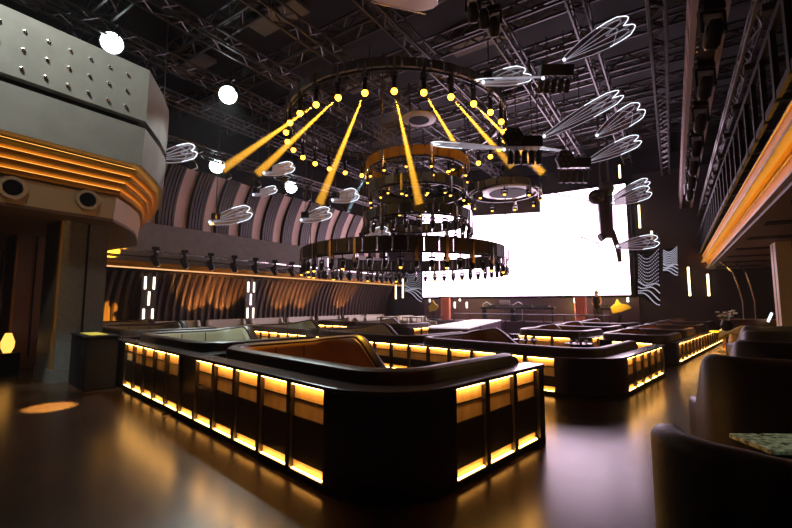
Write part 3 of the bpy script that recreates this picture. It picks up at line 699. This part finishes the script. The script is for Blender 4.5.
def light_beam(p, q, power, col, ang, label, ln):
    """a streak of denser haze with a real narrow spotlight shining down it"""
    dr = (Vector(q)-Vector(p)).normalized(); spot(Vector(p)+dr*.16, q, power, col, ang)
    k = math.tan(math.radians(ang/2))*1.05
    o = MB().lathe([(.03, .0), (.03+k*ln, ln)], 14).build('light_beam', 'beamhaze', loc=Vector(p)+dr*.17)
    o.rotation_euler = dr.to_track_quat('Z', 'Y').to_euler(); o['kind'] = 'stuff'; tag(o, label, 'light beam', 'beams from the topmost ring')
used = []
for i, (a, b, dd, pw) in enumerate(beams):
    p0 = at(*a, d=12.7); p = min([h for h in hA if h not in used], key=lambda h: (h-p0).length); used.append(p); q = at(*b, d=12.7+dd)+(p-p0)*.5
    light_beam(p, q, 80000, AMB, 5.0, 'amber light beam in the haze below the topmost ring, %s from the rounded balcony' % ORD[i], (q-p).length*1.05)
p = at(372, 161, d=14.5); q = at(350, 208, d=15); light_beam(p, q, 14000, (.55, .8, 1), 4, 'pale blue light beam inside the chandelier', (q-p).length)
# ------------------------------------------------------------------ white floodlights
def flood(px, py, z, label, k=1.5, tgt=(-8, 6, 0), power=900):
    p = at(px, py, z=z) if z else None
    t = thing('floodlight', label, 'light', p, 0, 'white floodlights in the trusses')
    d = (_Z*EYE-p).normalized(); rot = (-d).to_track_quat('-Z', 'Y').to_matrix().to_4x4() @ Matrix.Scale(k, 4)
    MB().lathe([(.16, -.42), (.2, -.3), (.23, -.05), (.23, .0)], 18, rot).build('housing', 'dmetal', t, smooth=True)
    MB().lathe([(.2, .0), (.15, .06), (.05, .09)], 18, rot).build('lens', 'flood', t, smooth=True)
    MB().tube([(-.4, 0, -.1), (-.4, 0, .45), (.4, 0, .45), (.4, 0, -.1)], .025, 5).build('yoke', 'dmetal', t)
    MB().tube([(0, 0, .45), (0, 0, max(.6, 9.75-p.z))], .03, 5).build('hanger', 'truss', t)
    q = p+d*.25; spot(q, tgt, power, (.86, 1, .98), 40, 'flood_light', .12)
flood(112, 43, 9.6, 'white floodlight over the near rounded balcony', tgt=(-9, 4, 0), power=350)
flood(228, 95, 9, 'white floodlight in the trusses between balcony and chandelier', tgt=(-6, 3.4, 0), power=1500)
flood(217, 166, 7.5, 'white floodlight low by the tan wall panels, nearer the balcony', tgt=(-10, 8, 0), power=700)
flood(291, 187, 7.5, 'smaller white floodlight low by the tan wall panels, nearer the chandelier', tgt=(-10, 12, 0), power=200)

# ------------------------------------------------------------------ winged kinetic lights
def wing(t, b, q, w, up, kind='wing', bright=True):
    """leaf-shaped acrylic blade from b to q (local to t); up = roughly its side direction"""
    b = Vector(b); q = Vector(q); ax = q-b; L = ax.length; ax.normalize()
    sd = (Vector(up)-ax*Vector(up).dot(ax)).normalized(); nr = ax.cross(sd)
    half = [(0, .10), (.12, .22), (.35, .40), (.6, .5), (.8, .5), (.92, .38), (1.0, .16)]
    P = [b+ax*L*s+sd*w*y for s, y in half]+[b+ax*L*s-sd*w*y for s, y in reversed(half)]
    o = MB().prism([p-nr*.012 for p in P], nr*.024).build('blade', kind, t)
    Q = lambda s, y: b+ax*L*s+sd*w*y+nr*.022
    mb = MB()
    sc_ = lambda f: Q(.86+.12*abs(math.sin(PI*f))*(1-.25*abs(f)), .45*f)
    mb.tube([Q(.58, -.47), Q(.72, -.48)]+[sc_(k/12) for k in range(-12, 13)]+[Q(.72, .48), Q(.58, .47)], .011, 5)
    mb.build('tip_light', 'white' if bright else 'whitedim', o)
    mb = MB()
    for sgn in (1, -1):
        mb.tube([Q(s, sgn*y*.98) for s, y in half[:5]], .008, 4)
        for f in (.25, .75): mb.tube([Q(.03, 0), Q(.45, sgn*.3*f), Q(.7, sgn*.46*f), sc_(sgn*f)], .006, 4)
        mb.tube([Q(.62+.16*k/6, sgn*(.47-.47*k/6)) for k in range(7)], .006, 4)
        mb.tube([Q(.62+.26*math.sin(k*PI/8), sgn*(.02+.44*k/8)) for k in range(9)], .006, 4)
    mb.build('edge_light', 'whitedim', o)
    MB().tube([b+sd*w*.2-nr*.03, b+ax*L*.97+sd*w*.53-nr*.03], .022, 5).build('spine', 'chrome', o)
    MB().ball(b+ax*.05+nr*.06, .05, 8).build('lamp', 'white', o)
def hang_body(t, sz=1.0, yaw=0.0, tilt=0.0, cluster=True, tubes=5):
    mx = Matrix.Rotation(yaw, 4, 'Z') @ Matrix.Rotation(tilt, 4, 'X') @ Matrix.Scale(sz, 4)
    MB().box(-.55, -.2, -.18, .55, .2, .18, mx).build('housing', 'dmetal', t, bevel=.03)
    if cluster:
        h = MB().lathe([(.32, -.0), (.36, .06), (.36, .16), (.3, .2)], 6, mx @ Matrix.Translation((-.42, -.12, .1)) @ Matrix.Rotation(PI/2, 4, 'X')).build('lamp_cluster', 'dmetal', t)
        for k in range(7):
            a = k*PI/3; r_ = 0 if k == 6 else .19
            MB().lathe([(.07, 0), (.07, .03), (.055, .03)], 10, mx @ Matrix.Translation((-.42+r_*math.cos(a), -.325, .1+r_*math.sin(a))) @ Matrix.Rotation(PI/2, 4, 'X')).build('cluster_lens', 'gunmetal', h)
    for k in range(tubes):
        s_ = MB().lathe([(.07, -.72), (.09, -.68), (.09, -.3), (.05, -.26)], 10, mx @ Matrix.Translation((-.46+.23*k, 0, 0))).build('hanging_lamp', 'dmetal', t, smooth=True)
        MB().lathe([(.03, -.3), (.03, -.15)], 6, mx @ Matrix.Translation((-.46+.23*k, 0, 0))).build('bracket', 'chrome', s_)
def cables(t, z, n=2, sp=.5):
    for k in range(n):
        x = (k-(n-1)/2)*sp; MB().tube([(x, 0, .15), (x, 0, 9.9-z)], .018, 5).build('cable', 'truss', t)
def winged(px, py, d, label, wings, body=True, **kw):
    p = at(px, py, d=d); t = thing('winged_light', label, 'light', p, 0, 'winged kinetic lights')
    if body: hang_body(t, yaw=YAW, **kw)
    for (b, q, w, up, *r) in wings:
        B = at(b[0], b[1], d=b[2])-p; Q = at(q[0], q[1], d=q[2])-p
        wing(t, B, Q, w, up, *(r or ['wing']))
    cables(t, p.z)
U1 = (_U*.8+_R*-.3+_H*.5)
winged(556, 70, 12, 'winged light at the top with one big blade pointing at the gantry', [((563, 62, 11.8), (634, 20, 11.0), .95, U1), ((545, 76, 12), (474, 80, 12.6), .75, (_U*.35+_H*.9), 'wingpale')], sz=.9, tilt=.5, cluster=False)
winged(524, 143, 13, 'winged light with hexagonal lamp cluster, left of the three over the screen corner' if False else 'winged light with hexagonal lamp cluster nearest the chandelier', [((543, 138, 13), (624, 92, 12.2), .62, U1), ((506, 148, 13), (430, 143, 13.6), .7, (_U*.12+_H*.95), 'wingpale')])
winged(574, 163, 14, 'winged light with hexagonal lamp cluster and two blades above the screen edge', [((596, 137, 14), (644, 106, 13.2), .82, U1), ((586, 163, 14), (642, 138, 13.2), .58, U1), ((574, 152, 14), (530, 146, 14.5), .9, (_U*.3+_H*.9), 'wingpale')], sz=.95, tilt=.2)
# the dragonfly-like one in front of the screen
p = at(606, 215, d=16.5); t = thing('winged_light', 'dragonfly-like winged light hanging right in front of the white screen', 'light', p, 0, 'winged kinetic lights')
loc = lambda px, py, d=16.5: at(px, py, d=d)-p
MB().tube([loc(604, 192), loc(605, 205), loc(606, 222), loc(607, 238)], .30, 8, .24).build('housing', 'rib', t)
MB().tube([loc(600, 238), loc(612, 232), loc(618, 248), loc(620, 262)], .17, 8, .08).build('tail', 'rib', t)
for (a, b) in ((596, 197), (606, 189)): MB().ball(loc(a, b, 16.2), .3, 10).build('head_lamp', 'gunmetal', t, smooth=True)
for (b, q, w, k) in (((612, 204, 16.3), (652, 190, 15.6), .62, 'wing'), ((611, 199, 16.5), (650, 180, 16), .45, 'wing'), ((597, 205, 16.5), (550, 199, 16.8), .62, 'wingclear'), ((616, 247, 16.4), (660, 240, 15.8), .6, 'wing'), ((602, 247, 16.5), (575, 241, 16.8), .5, 'wingclear')):
    wing(t, loc(*b), loc(*q), w, U1, k)
for k in (-1, 1): MB().tube([(k*.15, 0, .7), (k*.15, 0, 9.9-p.z)], .05, 5).build('cable', 'truss', t)
# pale diamond blades over the left half
for (px, py, d, w, ln, lb, k) in ((405, 2, 9.5, 1.0, 1.75, 'pale blade light overhead at the top edge above the chandelier', 1), (506, 78, 12.5, .85, 1.9, 'pale blade light hanging between the top ring and the upper winged light', 1),
        (176, 155, 11.5, .7, 1.2, 'pale blade light just beyond the rounded balcony edge', 0), (231, 217, 15, .75, 1.6, 'pale blade light in front of the tan wall panels', 1), (279, 170, 16, .65, 1.3, 'pale blade light between two white floodlights and the chandelier', 0),
        (316, 216, 17, .7, 1.4, 'pale blade light by the wall panels, just outside the chandelier', 1), (345, 197, 16.5, .7, 1.2, 'pale blade light hanging inside the chandelier rings', 0), (374, 236, 17.5, .7, 1.5, 'pale blade light low between the two lowest chandelier rings', 0), (265, 192, 19, .5, 1.2, 'thin pale blade light far off beside the chandelier', 0)):
    p = at(px, py, d=d); t = thing('blade_light', lb, 'light', p, 0, 'pale blade lights')
    a = _R*.88+_H*.3+_U*(.36 if d > 10 else .1); wing(t, -a*ln/2, a*ln/2, w, (_H*.85+_U*.3-_R*.3) if d < 10 else (_H*.45+_U*.85-_R*.1), 'wingpale')
    MB().box(-.14, -.1, .02, .14, .1, .26).build('housing', 'dmetal', t, bevel=.02, loc=-a*ln*.35+Vector((0, 0, .05)))
    q = -a*ln*.35; MB().tube([(q.x, q.y, .3), (q.x, q.y, 9.9-p.z)], .016, 5).build('cable', 'truss', t)
# moving heads along the balcony truss on the left and under the gantry on the right
def moving_head(p, label, group, yaw=0, lens='chrome'):
    t = thing('moving_head_light', label, 'light', p, yaw, group)
    MB().box(-.17, -.13, .42, .17, .13, .56).build('base', 'dmetal', t, bevel=.02)
    y_ = MB().prism([(-.2, -.05, .05), (-.15, -.05, .05), (-.15, -.05, .38), (.15, -.05, .38), (.15, -.05, .05), (.2, -.05, .05), (.2, -.05, .43), (-.2, -.05, .43)], (0, .1, 0)).build('yoke', 'dmetal', t)
    h = MB().lathe([(.09, -.2), (.13, -.14), (.13, .16), (.08, .26)], 12, Matrix.Rotation(.5, 4, 'X')).build('head', 'dmetal', t, smooth=True)
    MB().lathe([(.10, -.215), (.10, -.2)], 12, Matrix.Rotation(.5, 4, 'X')).build('lens', lens, h)
    return t
for i in range(16): moving_head((-16.55, 8.1+1.15*i, 3.28), 'dark moving head light on the long balcony edge, %s from the near balcony' % ORD[i], 'moving heads on the balcony edge', -.6)
for i in range(7): moving_head((-15.1, 8.55+1.5*i, 7.0), 'dark moving head light under the wall-side truss, %s from the near balcony' % ORD[i], 'moving heads under the wall truss', -.6, 'cup')
for i in range(8): moving_head((.8, 6.5+2.1*i, 6.22), 'dark moving head light beneath the plated gantry, %s from the camera' % ORD[i], 'moving heads under the gantry', .4, 'chrome')
for i, (px, py) in enumerate(((473, 3), (484, 9), (494, 17))): moving_head(at(px, py, d=10)-Vector((0, 0, .3)), 'dark moving head light overhead near the top edge, %s of a stepped group of three' % ORD[i], 'stepped moving heads overhead', .3, 'cup')

# ------------------------------------------------------------------ lights the room has, plus an added soffit fill
def area(p, q, power, col, sx, sy, name='lamp'):
    L = bpy.data.lights.new(name, 'AREA'); L.shape = 'RECTANGLE'; L.size = sx; L.size_y = sy; L.energy = power; L.color = col
    o = bpy.data.objects.new(name, L); C.objects.link(o); o.location = p; o.rotation_euler = (Vector(q)-Vector(p)).to_track_quat('-Z', 'Y').to_euler(); return o
def point(p, power, col, r=.1):
    L = bpy.data.lights.new('lamp', 'POINT'); L.energy = power; L.color = col; L.shadow_soft_size = r
    o = bpy.data.objects.new('lamp', L); C.objects.link(o); o.location = p
for y in (10.6, 12.0, 15.5, 17.0, 20.5): spot((-17.5, y, .95), (-18.0, y+.1, 2.4), 230, (1, .42, .08), 84, 'uplight', .06)
for x, y, z in ((-11.2, 24.6, 1.6), (-5.2, 24.7, 1.6), (-2.6, 24.0, 1.9)): point((x, y, z), 45, (1, .62, .15), .12)
spot((2.1, 12.3, 3.3), (1.9, 12.9, 0), 120, (1, .66, .2), 50, 'downlight', .05)
spot((-7.6, .4, 10), (-11.6, 6.2, 1.0), 2900, (.9, 1, .93), 40, 'flood_light', .15)
spot((-5, -1.0, 9.8), (-10.4, 2.4, 4.2), 380, (.9, 1, .96), 48, 'flood_light', .15)
pr_ = at(400, 100, d=12.6); spot(pr_, W(2.9, 1.3, .75), 6000, AMB, 13, 'ring_lamp', .08)
q_ = at(50, 407, z=0); spot((-9.9, q_.y+.5, 3.42), q_, 9000, (1, .55, .12), 11, 'downlight', .05)
spot((2.2, 4.2, 3.38), at(768, 441, z=.62), 90, (.95, 1, .8), 16, 'downlight', .05)

point((4.6, 9.5, 2.7), 45, (1, .6, .2), .15)  # added fill without a fixture, warms the right balcony soffit
cam = bpy.data.cameras.new('camera'); co = bpy.data.objects.new('camera', cam); C.objects.link(co)
cam.sensor_width = 36; cam.lens = F_PX/792*36; co.location = (0, 0, EYE); co.rotation_euler = (PI/2+PITCH, 0, YAW)
cam.clip_start = .05; cam.clip_end = 200
sc = bpy.context.scene; sc.camera = co
wd = bpy.data.worlds.new('hall_air'); sc.world = wd; wd.use_nodes = True; nt = wd.node_tree
nt.nodes['Background'].inputs[0].default_value = (0.004, 0.003, 0.004, 1); nt.nodes['Background'].inputs[1].default_value = 1
HAZE = 0.0012
if HAZE:
    vs = nt.nodes.new('ShaderNodeVolumeScatter'); vs.inputs['Density'].default_value = HAZE; vs.inputs['Color'].default_value = (1, .97, 1, 1); vs.inputs['Anisotropy'].default_value = .2
    nt.links.new(vs.outputs[0], nt.nodes['World Output'].inputs['Volume'])
sc.view_settings.view_transform = 'Standard'; sc.view_settings.look = 'None'; sc.view_settings.gamma = 1; sc.view_settings.use_curve_mapping = False
sc.view_settings.exposure = 0.0
sc.cycles.max_bounces = 6; sc.cycles.diffuse_bounces = 3; sc.cycles.glossy_bounces = 3; sc.cycles.transparent_max_bounces = 12; sc.cycles.volume_bounces = 0
sc.cycles.use_denoising = True; sc.cycles.sample_clamp_indirect = 4
